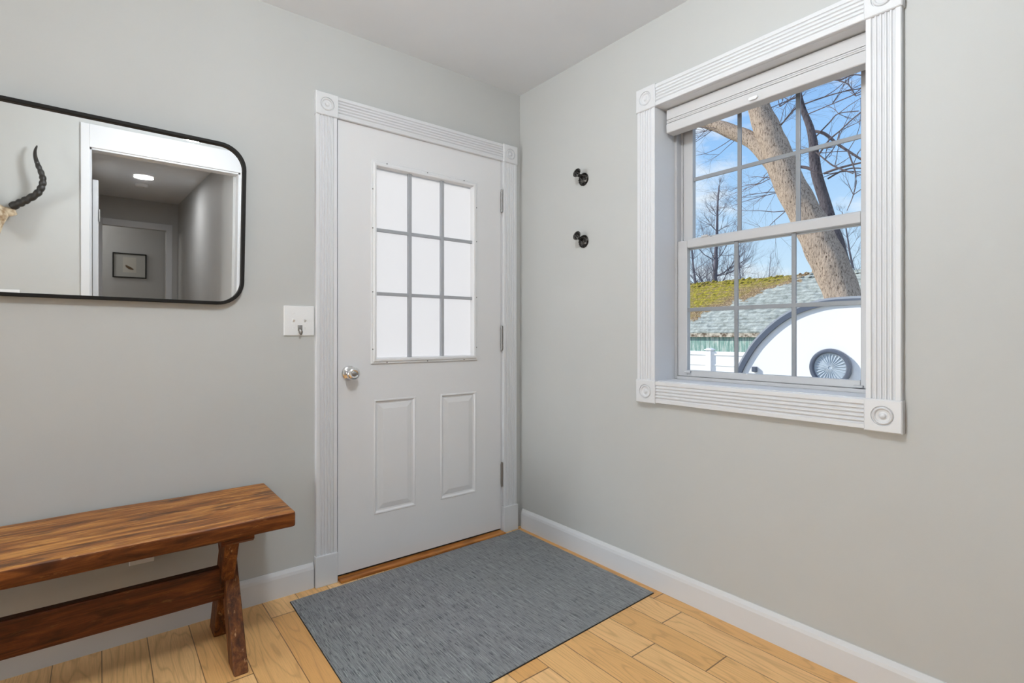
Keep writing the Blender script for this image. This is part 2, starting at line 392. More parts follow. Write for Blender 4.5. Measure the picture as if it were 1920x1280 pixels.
box(bm, ox0, ox0 + .012, BY - .12, BY, 0, oz); box(bm, ox1 - .012, ox1, BY - .12, BY, 0, oz); box(bm, ox0, ox1, BY - .12, BY, oz - .012, oz)
struct('trim_4', bm, M_trim, (ox0, BY, 0), 'white casing around the opening to the hallway, in the mirror', 'door casing')
d2 = thing('door_2', (ox0 + .03, BY - .15, 0), 'white door standing open against the hallway wall, in the mirror', 'door', kind='structure')
bm = MX(); box(bm, ox0 + .015, ox0 + .05, BY - .95, BY - .14, .01, 2.03, .003); obj('door_leaf', bm, M_trim, d2)
bm = MX(); tube(bm, [(ox0 + .055, BY - .138, 1.72), (ox0 + .055, BY - .138, 1.81)], [.007, .007], 10); obj('hinge', bm, M_steel, d2, smooth=True)

# baseboards
def base_profile(t=.014, hgt=.1065): return [(0, 0), (t, 0), (t, hgt - .026), (t * .82, hgt - .014), (t * .45, hgt - .004), (t * .3, hgt), (0, hgt)]
bm = MX(); prism(bm, base_profile(), lambda p, s: (-p[0], -.028 if s else BY, p[1]))
struct('baseboard_right', bm, M_trim, (0, -1.3, 0), 'white baseboard along the window wall', 'baseboard')
bm = MX(); prism(bm, base_profile(), lambda p, s: (-1.152 if s else LX, -p[0], p[1]))
struct('baseboard_back', bm, M_trim, (-2, 0, 0), 'white baseboard behind the bench', 'baseboard')
bm = MX(); prism(bm, base_profile(), lambda p, s: (LX if s else ox0 - .05, BY + p[0], p[1]))
struct('baseboard_front', bm, M_trim, (-3, BY, 0), 'white baseboard below the skull mount wall', 'baseboard')

# ------------------------------------------------------------------ fluted casings and rosette blocks
def fluted(w, t, n=5, edge=.013, depth=.0055):
    """cross-section: u across 0..w, thickness 0..t"""
    pts = [(0, 0), (0, t - .002), (.002, t)]
    pitch = (w - 2 * edge) / n; land = .0032
    for i in range(n):
        a = edge + i * pitch + land / 2; b_ = edge + (i + 1) * pitch - land / 2
        for k in range(7):
            s = k / 6; pts.append((a + (b_ - a) * s, t - depth * math.sin(math.pi * s) ** .75))
    pts += [(w - .002, t), (w, t - .002), (w, 0)]
    return pts
def rosette(bm, c, ax, ux, s, t):
    """square block, centre c on the wall plane, facing ax, in-plane vectors ux and z"""
    c = Vector(c); ax = Vector(ax); ux = Vector(ux); uz = Vector((0, 0, 1)); hs = s / 2
    n = 40; k = hs * .62
    def P(a, b_, d): return bm.verts.new(c + ux * a + uz * b_ + ax * d)
    back = [P(a * hs, b_ * hs, 0) for a, b_ in ((-1, -1), (1, -1), (1, 1), (-1, 1))]
    e0 = [P(a * hs, b_ * hs, t - .003) for a, b_ in ((-1, -1), (1, -1), (1, 1), (-1, 1))]
    bm.faces.new(back)
    for i in range(4): bm.faces.new((back[i], back[(i + 1) % 4], e0[(i + 1) % 4], e0[i]))
    hs2 = hs - .003
    sq = []
    for i in range(n):
        a = 2 * math.pi * i / n + math.pi / 4; ca, sa = math.cos(a), math.sin(a); m = max(abs(ca), abs(sa)); sq.append((ca / m * hs2, sa / m * hs2, a))
    ring0 = [P(x, y, t) for x, y, a in sq]
    for q_ in range(4):   # bevel strip between e0 and ring0
        corner = {0: 2, 1: 3, 2: 0, 3: 1}[q_]; nxt = {0: 3, 1: 0, 2: 1, 3: 2}[q_]
        seg = [ring0[(q_ * n // 4 + j) % n] for j in range(n // 4 + 1)]
        bm.faces.new([e0[corner], e0[nxt]] + seg[::-1])
    prof = [(k, t), (k * .97, t - .004), (k * .90, t - .0045), (k * .84, t), (k * .76, t + .0015), (k * .68, t), (k * .60, t - .0035), (k * .40, t - .0045), (k * .30, t - .003), (k * .22, t + .001), (k * .12, t + .0025), (0, t + .003)]
    prev = ring0
    for r, d in prof:
        if r == 0:
            v = P(0, 0, d)
            for i in range(n): bm.faces.new((prev[i], prev[(i + 1) % n], v))
            break
        cur = [P(r * math.cos(a), r * math.sin(a), d) for _, _, a in sq]
        for i in range(n): bm.faces.new((prev[i], prev[(i + 1) % n], cur[(i + 1) % n], cur[i]))
        prev = cur
    return bm

# door casing
tr = thing('trim_1', (-1.1, 0, 0), 'white fluted casing with corner blocks around the entry door', 'door casing', kind='structure')
T = .020
def vcas(x0, w, z0, z1): return prism(MX(), fluted(w, T), lambda p, s: (x0 + p[0], -p[1], z1 if s else z0))
obj('casing_board', vcas(-1.145, .092, .133, 2.040), M_trim, tr)
obj('casing_board', vcas(-.130, .092, .14, 2.040), M_trim, tr)
obj('casing_board', prism(MX(), fluted(.092, T), lambda p, s: (-.132 if s else -1.051, -p[1], 2.043 + p[0])), M_trim, tr)
for cx in (-1.0985, -.0845): obj('corner_block', rosette(MX(), (cx, 0, 2.088), (0, -1, 0), (1, 0, 0), .098, .025), M_trim, tr)
for x0, x1, zz in ((-1.149, -1.054, .133), (-.133, -.034, .14)):
    obj('plinth_block', box(MX(), x0, x1, -.028, 0, 0, zz, .003), M_trim, tr)

# ------------------------------------------------------------------ entry door
dr = thing('door_1', (-.59, 0, 0), 'white entry door with nine frosted panes over two raised panels', 'entry door', kind='structure')
DX0, DX1, DZ0, DZ1 = -1.0455, -.1405, .020, 2.045; FY = -.004; BYD = .040
GX0, GX1, GZ0, GZ1 = -.872, -.320, .972, 1.876
P1 = (-.877, -.660, .251, .787); P2 = (-.5215, -.304, .251, .785)
bm = MX()
def Q(*ps): bm.faces.new([bm.verts.new(p) for p in ps])
xs = [DX0, P1[0], P1[1], P2[0], P2[1], DX1]; zs = [DZ0, .251, .786]
def quad(x0, x1, z0, z1, y=FY): Q((x0, y, z0), (x1, y, z0), (x1, y, z1), (x0, y, z1))
quad(DX0, DX1, DZ0, .251); quad(DX0, P1[0], .251, .786); quad(P1[1], P2[0], .251, .786); quad(P2[1], DX1, .251, .786)
quad(DX0, DX1, .786, GZ0); quad(DX0, GX0, GZ0, GZ1); quad(GX1, DX1, GZ0, GZ1); quad(DX0, DX1, GZ1, DZ1)
loops = [(0, 0), (.003, -.0025), (.008, -.0025), (.014, .006), (.021, .007), (.024, .0055), (.046, .000), (.049, .000)]
for (x0, x1) in ((P1[0], P1[1]), (P2[0], P2[1])):
    z0, z1 = .251, .786; prev = None
    for off, d in loops:
        cur = [(x0 + off, FY + d, z0 + off), (x1 - off, FY + d, z0 + off), (x1 - off, FY + d, z1 - off), (x0 + off, FY + d, z1 - off)]
        if prev:
            for i in range(4): Q(prev[i], prev[(i + 1) % 4], cur[(i + 1) % 4], cur[i])
        prev = cur
    Q(*prev)
for (a, b_, c_, d_) in ((GX0, GX0, GZ0, GZ1), (GX1, GX1, GZ0, GZ1)): Q((a, FY, GZ0), (a, BYD, GZ0), (a, BYD, GZ1), (a, FY, GZ1))
for z in (GZ0, GZ1): Q((GX0, FY, z), (GX1, FY, z), (GX1, BYD, z), (GX0, BYD, z))
for x in (DX0, DX1): Q((x, FY, DZ0), (x, BYD, DZ0), (x, BYD, DZ1), (x, FY, DZ1))
for z in (DZ0, DZ1): Q((DX0, FY, z), (DX1, FY, z), (DX1, BYD, z), (DX0, BYD, z))
quad(DX0, DX1, DZ0, GZ0, BYD); quad(DX0, GX0, GZ0, GZ1, BYD); quad(GX1, DX1, GZ0, GZ1, BYD); quad(DX0, DX1, GZ1, DZ1, BYD)
bmesh.ops.remove_doubles(bm, verts=bm.verts, dist=1e-5)
slab = obj('door_slab', bm, M_door, dr)
# glazing frame: moulded ring around the glass
def ring_frame(bm, x0, x1, z0, z1, prof):
    """prof: list of (inset, y) from outside to inside, mitred ring on the door face"""
    prev = None
    for off, y in prof:
        cur = [bm.verts.new(v) for v in ((x0 + off, y, z0 + off), (x1 - off, y, z0 + off), (x1 - off, y, z1 - off), (x0 + off, y, z1 - off))]
        if prev:
            for i in range(4): bm.faces.new((prev[i], prev[(i + 1) % 4], cur[(i + 1) % 4], cur[i]))
        prev = cur
bm = MX(); ring_frame(bm, -.893, -.300, .951, 1.896, [(0, FY + .001), (0, FY - .005), (.003, FY - .008), (.009, FY - .008), (.011, FY - .012), (.016, FY - .014), (.024, FY - .013), (.027, FY - .004), (.029, .012), (.022, .012)])
gf = obj('glazing_frame', bm, M_door, dr)
for z in (1.76, 1.58, 1.285, 1.02):
    for x in (-.886, -.307):
        obj('screw', lathe(MX(), [(0, .002), (.0028, .0018), (.0034, 0)], facing((x, FY - .0085, z), (0, -1, 0)), 12), M_screwm, gf)
for x in (-.815, -.6, -.385):
    for z in (.958, 1.889):
        obj('screw', lathe(MX(), [(0, .002), (.0028, .0018), (.0034, 0)], facing((x, FY - .0085, z), (0, -1, 0)), 12), M_screwm, gf)
bm = MX()
for x in (-.690, -.508): box(bm, x - .009, x + .009, -.003, .014, GZ0, GZ1, .003)
for z in (1.577, 1.279): box(bm, GX0, GX1, -.002, .013, z - .008, z + .008, .003)
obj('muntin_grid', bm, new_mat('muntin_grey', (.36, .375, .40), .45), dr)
bm = MX(); box(bm, GX0 - .0, GX1 + .0, .016, .020, GZ0, GZ1); obj('glass_pane', bm, M_frost, dr, label='frosted white glass')
kb = MX(); lathe(kb, [(0, 0), (.034, 0), (.034, .004), (.031, .008), (.024, .011), (.016, .013), (.0125, .018), (.0125, .028), (.017, .033), (.0255, .040), (.029, .049), (.0285, .058), (.024, .064), (.017, .0665), (.0165, .064), (.012, .0625), (0, .0625)], facing((-.995, FY, .915), (0, -1, 0)), 40)
knob = obj('door_knob', kb, M_chrome, dr, smooth=True, label='round chrome knob')
kb = MX(); lathe(kb, [(.0115, .0), (.0115, .003), (.009, .0045), (0, .0045)], facing((-.995, FY - .0615, .915), (0, -1, 0)), 24); box(kb, -.9965, -.9935, -.0695, -.066, .909, .921)
obj('keyhole', kb, M_steel, knob, smooth=True)
for z0, z1 in ((1.765, 1.883), (1.005, 1.132), (.255, .381)):
    hb = MX(); tube(hb, [(-.1365, -.011, z0), (-.1365, -.011, z1)], [.0062, .0062], 14)
    for zz in (z0 - .004, z1): tube(hb, [(-.1365, -.011, zz), (-.1365, -.011, zz + .004)], [.0045, .0045], 12)
    box(hb, -.1395, -.1375, -.006, .02, z0 + .008, z1 - .008)
    obj('hinge', hb, M_steel, dr, smooth=True)
bm = MX(); box(bm, DX0, DX1, .002, .034, .0115, .0205); obj('door_sweep', bm, M_gap, dr, label='dark rubber sweep under the door')
fr = MX(); box(fr, dx0, -1.0495, .0, .13, 0, dzt); box(fr, -.1365, dx1, 0, .13, 0, dzt); box(fr, dx0, dx1, 0, .13, 2.0485, dzt)
box(fr, -1.0495, -1.034, .045, .13, 0, 2.0485); box(fr, -.15, -.1365, .045, .13, 0, 2.0485); box(fr, -1.0495, -.1365, .045, .13, 2.036, 2.0485)
obj('door_frame', fr, M_trim, dr)
bm = MX(); box(bm, -1.0485, -.1375, -.052, .10, .0, .011, .004)
tag(obj('door_threshold', bm, M_thr, None, (-.59, 0, 0)), 'orange wooden threshold strip under the entry door', 'threshold')

# ------------------------------------------------------------------ window
t2 = thing('trim_2', (0, -1.32, .79), 'white fluted casing with corner blocks around the window', 'window casing', kind='structure')
cy0, cy1, cz0, cz1 = -1.712, -.934, .889, 2.060; cw = .092
def vc(y0): return prism(MX(), fluted(cw, .022), lambda p, s: (-p[1], y0 + p[0], cz1 + .002 if s else cz0 - .002))
obj('casing_board', vc(cy1), M_trim, t2); obj('casing_board', vc(cy0 - cw), M_trim, t2)
obj('casing_board', prism(MX(), fluted(cw, .022), lambda p, s: (-p[1], cy1 if s else cy0, cz1 + p[0])), M_trim, t2)
obj('casing_board', prism(MX(), fluted(cw, .022), lambda p, s: (-p[1], cy1 if s else cy0, cz0 - cw + p[0])), M_trim, t2)
for yy in (cy1 + cw / 2, cy0 - cw / 2):
    for zz in (cz0 - cw / 2, cz1 + cw / 2): obj('corner_block', rosette(MX(), (0, yy, zz), (-1, 0, 0), (0, 1, 0), .099, .027), M_trim, t2)
wn_ = thing('window_1', (0, -1.32, .888), 'white double-hung window with six-pane grids in each sash, blind raised', 'window', kind='structure')
bm = MX(); box(bm, -.004, .135, wy1 - .008, wy1, wz0, wz1); box(bm, -.004, .135, wy0, wy0 + .008, wz0, wz1); box(bm, -.004, .135, wy0, wy1, wz1 - .006, wz1)
obj('jamb_lining', bm, M_trim, wn_)
bm = MX(); box(bm, -.006, .135, wy0, wy1, wz0 - .004, wz0 + .004, .002); obj('sill_board', bm, M_trim, wn_)
iy0, iy1, iz0, iz1 = wy0 + .008, wy1 - .008, wz0 + .006, wz1 - .006
bm = MX()
box(bm, .122, .20, iy1 - .012, iy1, iz0, iz1, .002); box(bm, .122, .20, iy0, iy0 + .012, iz0, iz1, .002)
box(bm, .122, .20, iy0 + .012, iy1 - .012, iz0 - .002, iz0 + .012, .002); box(bm, .122, .20, iy0, iy1, iz1 - .02, iz1, .002)
box(bm, .155, .162, iy1 - .020, iy1 - .012, iz0, iz1); box(bm, .155, .162, iy0 + .012, iy0 + .020, iz0, iz1)
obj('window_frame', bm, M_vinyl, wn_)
def sash(name, x0, x1, y0, y1, z0, z1, gy0, gy1, gz0, gz1, mv, mh):
    bm = MX(); box(bm, x0, x1, gy1, y1, z0, z1, .003); box(bm, x0, x1, y0, gy0, z0, z1, .003)
    box(bm, x0, x1, gy0, gy1, gz1, z1, .003); box(bm, x0, x1, gy0, gy1, z0, gz0, .003)
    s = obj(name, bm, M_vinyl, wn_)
    xm = (x0 + x1) / 2; bm = MX()
    for y in mv: box(bm, xm - .004, xm + .004, y - .008, y + .008, gz0 - .001, gz1 + .001, .002)
    for z in mh: box(bm, xm - .0042, xm + .0042, gy0 - .001, gy1 + .001, z - .008, z + .008, .002)
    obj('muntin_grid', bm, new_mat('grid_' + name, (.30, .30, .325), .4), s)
    bm = MX(); box(bm, xm - .009, xm - .006, gy0 - .004, gy1 + .004, gz0 - .004, gz1 + .004); obj('glass_pane', bm, M_glass, s, label='clear glass')
    return s
sash('lower_sash', .130, .156, -1.694, -.945, .907, 1.498, -1.650, -.991, .934, 1.464, (-1.208, -1.431), (1.196,))
sash('upper_sash', .163, .189, -1.690, -.949, 1.462, 2.038, -1.640, -.997, 1.510, 2.012, (-1.204, -1.432), (1.768,))
bm = MX(); box(bm, .132, .160, -1.098, -1.052, 1.497, 1.503, .001); lathe(bm, [(0, .010), (.012, .009), (.014, 0)], facing((.146, -1.072, 1.502), (0, 0, 1)), 16); box(bm, .128, .136, -1.09, -1.06, 1.500, 1.508, .002)
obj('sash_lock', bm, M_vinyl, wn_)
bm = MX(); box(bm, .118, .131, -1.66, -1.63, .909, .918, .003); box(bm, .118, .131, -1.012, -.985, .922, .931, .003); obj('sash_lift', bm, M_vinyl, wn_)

bl = thing('window_blind', (.06, -1.32, 2.0), 'white cellular blind pulled all the way up in the top of the window', 'blind')
by0, by1 = -1.699, -.945
bm = MX(); box(bm, .046, .094, by0, by1, 2.012, 2.055, .003); obj('headrail', bm, M_blind, bl)
bm = MX()
for k in range(2): box(bm, .044 - .001 * (k % 2), .096, by0 + .002, by1 - .002, 2.0105 - .007 * (k + 1), 2.0105 - .007 * k - .0008, .002)
obj('folded_cells', bm, M_blind, bl)
bm = MX(); box(bm, .042, .098, by0, by1, 1.9545, 1.996, .006, 3); obj('bottom_rail', bm, M_blind, bl)
bm = MX(); prism(bm, [(-1.345, 1.975), (-1.315, 1.975), (-1.312, 1.968), (-1.318, 1.963), (-1.342, 1.963), (-1.348, 1.968)], lambda p, s: (.034 if s else .043, p[0], p[1])); obj('pull_tab', bm, M_plastic, bl)

# ------------------------------------------------------------------ wall hooks
def hook(z, label):
    y = -.500; t = thing('coat_hook', (0, y, z), label, 'hook', 'coat hooks on the window wall')
    bm = lathe(MX(), [(0, 0), (.031, 0), (.032, .003), (.030, .006), (.026, .0055), (.023, .008), (.018, .0085), (.014, .012), (.010, .014), (0, .014)], facing((0, y, z), (-1, 0, 0)), 32)
    for k in range(16):
        a = 2 * math.pi * k / 16; lathe(bm, [(0, .0035), (.0025, .0025), (.0036, 0)], facing((-.0058, y + .028 * math.cos(a), z + .028 * math.sin(a)), (-1, 0, 0)), 8)
    obj('backplate', bm, M_hook, t, smooth=True)
    bm = tube(MX(), [(-.006, y, z + .008), (-.02, y, z + .010), (-.032, y, z + .013), (-.046, y, z + .018)], [.0115, .0095, .009, .0105], 16); obj('arm', bm, M_hook, t, smooth=True)
    bm = lathe(MX(), [(0, -.006), (.017, -.005), (.0225, -.001), (.0225, .003), (.017, .007), (.008, .009), (0, .0095)], facing((-.049, y, z + .023), (-1, 0, .28)), 28); obj('knob', bm, M_hook, t, smooth=True)
hook(1.853, 'upper of the two dark round metal hooks on the wall left of the window')
hook(1.547, 'lower of the two dark round metal hooks on the wall left of the window')

# ------------------------------------------------------------------ switch plate, outlet
t = thing('switch_plate', (-1.21, 0, 1.146), 'square white double switch plate left of the entry door', 'light switch')
bm = MX(); box(bm, -1.273, -1.149, -.006, 0, 1.083, 1.209, .003, 3); obj('plate', bm, M_plastic, t)
for x in (-1.234, -1.188):
    bm = MX(); box(bm, x - .0055, x + .0055, -.0068, -.005, 1.133, 1.159, .0005); obj('toggle_slot', bm, M_plastic, t)
    bm = MX(); prism(bm, [(-.006, 1.139), (-.006, 1.150), (-.017, 1.156), (-.017, 1.150)], lambda p, s: (x - .004 + .008 * s, p[0], p[1])); obj('toggle', bm, M_plastic, t)
    for z in (1.177, 1.115): obj('screw', lathe(MX(), [(0, .0012), (.003, .0008), (.0036, 0)], facing((x, -.006, z), (0, -1, 0)), 12), M_plastic, t)
bm = MX(); box(bm, -1.217, -1.199, -.011, -.006, 1.104, 1.128, .001); tube(bm, [(-1.208, -.010, 1.108), (-1.208, -.014, 1.096), (-1.208, -.022, 1.091), (-1.208, -.029, 1.096), (-1.208, -.030, 1.104)], [.0062, .006, .0055, .005, .0045], 12)
tag(obj('key_hook', bm, M_steel, None, (-1.208, -.006, 1.11), True), 'small dark metal hook fixed on the white switch plate', 'hook')
t = thing('wall_outlet', (-1.755, 0, .33), 'white outlet plate on the wall behind the bench', 'outlet')
bm = MX(); box(bm, -1.792, -1.718, -.006, 0, .266, .382, .003, 3); obj('plate', bm, M_plastic, t)
for z in (.301, .347):
    bm = MX(); box(bm, -1.772, -1.738, -.008, -.005, z - .014, z + .014, .004); obj('socket', bm, M_plastic, t)
# plate on the opposite wall, seen at the lower edge of the mirror
t = thing('switch_plate', (-2.37, BY, 1.12), 'white switch plate reflected at the bottom left of the mirror', 'light switch')
bm = MX(); box(bm, -2.43, -2.313, BY, BY + .006, 1.062, 1.18, .003, 3); obj('plate', bm, M_plastic, t)
for x in (-2.395, -2.348):
    bm = MX(); prism(bm, [(BY + .006, 1.112), (BY + .006, 1.124), (BY + .017, 1.13), (BY + .017, 1.124)], lambda p, s: (x - .004 + .008 * s, p[0], p[1])); obj('toggle', bm, M_plastic, t)

# ------------------------------------------------------------------ mirror
PHI = R(2.33); MX0, MX1, MZ0, MZ1 = -2.345, -1.428, 1.203, 1.822
mt = thing('wall_mirror', (MX1, -.004, MZ0), 'large rounded-corner wall mirror in a thin black frame', 'mirror')
def rrect(x0, x1, z0, z1, r, n=10):
    pts = []
    for cx, cz, a0 in ((x1 - r, z0 + r, -90), (x1 - r, z1 - r, 0), (x0 + r, z1 - r, 90), (x0 + r, z0 + r, 180)):
        for k in range(n + 1): a = R(a0 + 90 * k / n); pts.append((cx + r * math.cos(a), cz + r * math.sin(a)))
    return pts
ROLL = R(.55)
MR = Matrix.Translation((MX1, -.004, MZ0)) @ Matrix.Rotation(ROLL, 4, 'Y') @ Matrix.Rotation(PHI, 4, 'X') @ Matrix.Translation((-MX1, .004, -MZ0))
fw = .0125; rad = .092
outp = rrect(MX0, MX1, MZ0, MZ1, rad); inp = rrect(MX0 + fw, MX1 - fw, MZ0 + fw, MZ1 - fw, rad - fw)
bm = MX(); n = len(outp); rings = []
for pts, y in ((outp, -.002), (outp, -.026), ([(a[0] * .85 + b_[0] * .15, a[1] * .85 + b_[1] * .15) for a, b_ in zip(outp, inp)], -.028), ([(a[0] * .15 + b_[0] * .85, a[1] * .15 + b_[1] * .85) for a, b_ in zip(outp, inp)], -.028), (inp, -.026), (inp, -.002)):
    rings.append([bm.verts.new(MR @ Vector((p[0], y - .004, p[1]))) for p in pts])
for i in range(len(rings)):
    a, b_ = rings[i], rings[(i + 1) % len(rings)]
    for k in range(n): bm.faces.new((a[k], a[(k + 1) % n], b_[(k + 1) % n], b_[k]))
obj('frame', bm, M_black, mt, smooth=True)
bm = MX(); g = rrect(MX0 + fw * .8, MX1 - fw * .8, MZ0 + fw * .8, MZ1 - fw * .8, rad - fw * .8)
prism(bm, g, lambda p, s: MR @ Vector((p[0], -.0185 if s else -.010, p[1]))); obj('mirror_glass', bm, M_mirror, mt, label='silvered mirror glass')

# ------------------------------------------------------------------ bench
bn = thing('bench', (-2.05, -.24, 0), 'long rustic stained wood trestle bench against the wall under the mirror', 'bench')
bx0, bx1 = -2.78, -1.350
bm = MX(); box(bm, bx0, bx1, -.450, -.018, .435, .489, .010, 3)
bmesh.ops.subdivide_edges(bm, edges=[e_ for e_ in bm.edges if e_.calc_length() > .3], cuts=40, use_grid_fill=True)
for v in bm.verts: v.co += Vector((0, noise.noise(v.co * 5) * .002, noise.noise(v.co * 4 + Vector((3, 1, 0))) * .0022))
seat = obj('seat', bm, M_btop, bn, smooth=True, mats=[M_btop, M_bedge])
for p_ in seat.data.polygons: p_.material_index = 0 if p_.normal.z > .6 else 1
def trestle(xc):
    # cleat under the seat
    bm = MX(); prism(bm, [(-.425, .436), (-.425, .418), (-.41, .407), (-.075, .407), (-.06, .418), (-.06, .436)], lambda p, s: (xc - .048 + .096 * s, p[0], p[1]))
    obj('cleat', bm, M_brail, bn)
    def board(y0, y1, xo, w=.082, th=.042):
        bm = MX(); d = Vector((y1 - y0, .409)); hw = w / 2 / math.cos(math.atan2(abs(d.x), d.y))
        prism(bm, [(y0 - hw, 0), (y0 + hw, 0), (y1 + hw, .409), (y1 - hw, .409)], lambda p, s: (xc + xo - th / 2 + th * s, p[0], p[1]))
        bmesh.ops.bevel(bm, geom=bm.edges[:], offset=.003, segments=1, affect='EDGES')
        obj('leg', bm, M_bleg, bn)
    board(-.408, -.165, .004); board(-.120, -.345, -.010)
trestle(-1.522); trestle(-2.60)
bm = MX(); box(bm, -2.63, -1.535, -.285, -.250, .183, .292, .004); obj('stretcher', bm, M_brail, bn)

# ------------------------------------------------------------------ mat
bm = MX()
prism(bm, [(-1.266, -.078), (-.045, -.046), (-.048, -.946), (-1.286, -.992)], lambda p, s: (p[0], p[1], .0045 if s else .0012))
mm = obj('door_mat', bm, M_mat, None, (-.65, -.5, 0)); tag(mm, 'rectangular grey-blue woven mat on the floor in front of the door', 'mat')
bm = MX(); prism(bm, [(-1.268, -.076), (-.043, -.044), (-.046, -.948), (-1.288, -.994)], lambda p, s: (p[0], p[1], .0028 if s else 0.0)); obj('backing', bm, M_gap, mm, label='black rubber backing')

# ------------------------------------------------------------------ hallway things (mirror)
t = thing('ceiling_light', (-1.505, -4.76, CH), 'round lit disc light on the hallway ceiling, in the mirror', 'ceiling light')
bm = lathe(MX(), [(.105, .0), (.105, .018), (.093, .024), (.088, .022), (.088, .006)], facing((-1.505, -4.76, CH), (0, 0, -1)), 32); obj('trim_ring', bm, M_plastic, t, smooth=True)
bm = lathe(MX(), [(.087, .02), (.05, .0245), (0, .026)], facing((-1.505, -4.76, CH), (0, 0, -1)), 32); obj('diffuser', bm, M_emit, t, smooth=True, label='glowing white disc')
t = thing('smoke_detector', (-1.486, -5.49, CH), 'small round white smoke detector behind the hallway light', 'smoke detector')
bm = lathe(MX(), [(.066, 0), (.066, .02), (.055, .034), (.03, .036), (0, .036)], facing((-1.486, -5.49, CH), (0, 0, -1)), 28); obj('housing', bm, M_plastic, t, smooth=True)
bm = lathe(MX(), [(.004, 0), (.004, .003), (0, .003)], facing((-1.47, -5.49, CH - .036), (0, 0, -1)), 12); obj('indicator', bm, M_screwm, t)
t = thing('picture_frame', (-1.51, -8, 1.34), 'framed drawing of a small brown creature on the wall beyond the hallway', 'picture')
px0, px1, pz0, pz1 = -1.73, -1.295, 1.335, 1.722
bm = MX(); yv = -8 + .0
for b4 in ((px0, px1, pz0, pz0 + .018), (px0, px1, pz1 - .018, pz1), (px0, px0 + .018, pz0 + .018, pz1 - .018), (px1 - .018, px1, pz0 + .018, pz1 - .018)): box(bm, b4[0], b4[1], yv, yv + .025, b4[2], b4[3], .002)
obj('frame', bm, M_black, t)
bm = MX(); box(bm, px0 + .016, px1 - .016, yv + .002, yv + .010, pz0 + .016, pz1 - .016); obj('mount', bm, M_paper2, t)
bm = MX(); box(bm, -1.60, -1.43, yv + .010, yv + .012, 1.42, 1.66); pp_ = obj('drawing', bm, M_paper, t)
bm = MX()
for k, (a, b_, r_) in enumerate(((-1.55, 1.515, .016), (-1.535, 1.505, .02), (-1.515, 1.492, .022), (-1.495, 1.483, .018), (-1.475, 1.475, .012), (-1.56, 1.53, .009))):
    lathe(bm, [(r_, 0), (r_, .0008 + k * .0001), (0, .001 + k * .0001)], facing((a, yv + .012, b_), (0, 1, 0)), 16)
obj('sketch', bm, M_ink, pp_)

# ceiling lamp of the entry (above and behind the frame): a bare globe bulb under a canopy
t = thing('ceiling_light', (-1.42, -1.58, CH), 'white ceiling canopy with a bare globe bulb above the entry, outside the picture', 'ceiling light')
obj('canopy', lathe(MX(), [(0, 0), (.06, 0), (.06, .015), (.05, .025), (0, .025)], facing((-1.42, -1.58, CH), (0, 0, -1)), 28), M_plastic, t, smooth=True)
obj('socket', tube(MX(), [(-1.42, -1.58, CH - .02), (-1.42, -1.58, 2.375)], [.02, .017], 14), M_plastic, t, smooth=True)

# skull mount on the opposite wall
sk = thing('skull_mount', (-2.43, BY, 1.70), 'antelope skull with black ringed horns on the wall, seen in the mirror', 'skull mount')
ys = BY + .06
bm = MX(); tube(bm, [(-2.43, ys - .01, 1.735), (-2.43, ys + .01, 1.715), (-2.43, ys + .025, 1.68), (-2.43, ys + .04, 1.62), (-2.43, ys + .05, 1.55), (-2.43, ys + .055, 1.50)], [.03, .062, .070, .052, .034, .018], 18, lump=.15, wob=9)
for sgn in (-1, 1):
    tube(bm, [(-2.43 + sgn * .03, ys + .01, 1.70), (-2.43 + sgn * .085, ys + .012, 1.703), (-2.43 + sgn * .108, ys + .012, 1.710)], [.034, .030, .022], 12, lump=.2, wob=20)
obj('skull', bm, M_bone, sk, smooth='all', label='pale brown bone skull')
hp = [(-2.345, 1.737), (-2.30, 1.768), (-2.262, 1.796), (-2.215, 1.838), (-2.190, 1.885), (-2.181, 1.935), (-2.190, 1.985), (-2.207, 2.035), (-2.220, 2.085), (-2.222, 2.13), (-2.213, 2.172)]
def spline(pts, n):
    out = []; P_ = [Vector(p) for p in pts]; P_ = [P_[0] * 2 - P_[1]] + P_ + [P_[-1] * 2 - P_[-2]]
    for i in range(1, len(P_) - 2):
        for k in range(n):
            t_ = k / n; a, b_, c_, d_ = P_[i - 1:i + 3]
            out.append(.5 * ((2 * b_) + (c_ - a) * t_ + (2 * a - 5 * b_ + 4 * c_ - d_) * t_ * t_ + (3 * b_ - a - 3 * c_ + d_) * t_ ** 3))
    out.append(P_[-2]); return out
for sgn in (1, -1):
    pts = spline([((x if sgn > 0 else -4.86 - x), ys + .02 + .05 * math.sin(i / 10 * math.pi), z) for i, (x, z) in enumerate(hp)], 14)
    N_ = len(pts); rad_ = []
    for i in range(N_):
        s = i / (N_ - 1); r_ = .0225 * (1 - s) ** .55 + .0022
        if s < .74: r_ *= 1 + .24 * (abs(math.sin(s * 44)) - .4)
        rad_.append(r_)
    obj('horn', tube(MX(), pts, rad_, 14), M_horn, sk, smooth='all', label='black ringed horn')

# ================================================================== outside
GZ = -.45
bm = MX(); box(bm, -40, 60, .14, 60, GZ - .1, GZ); box(bm, WT, 60, -40, .14, GZ - .1, GZ)
struct('ground', bm, M_ground, (10, 0, GZ), 'bare yard ground outside the window', 'ground')

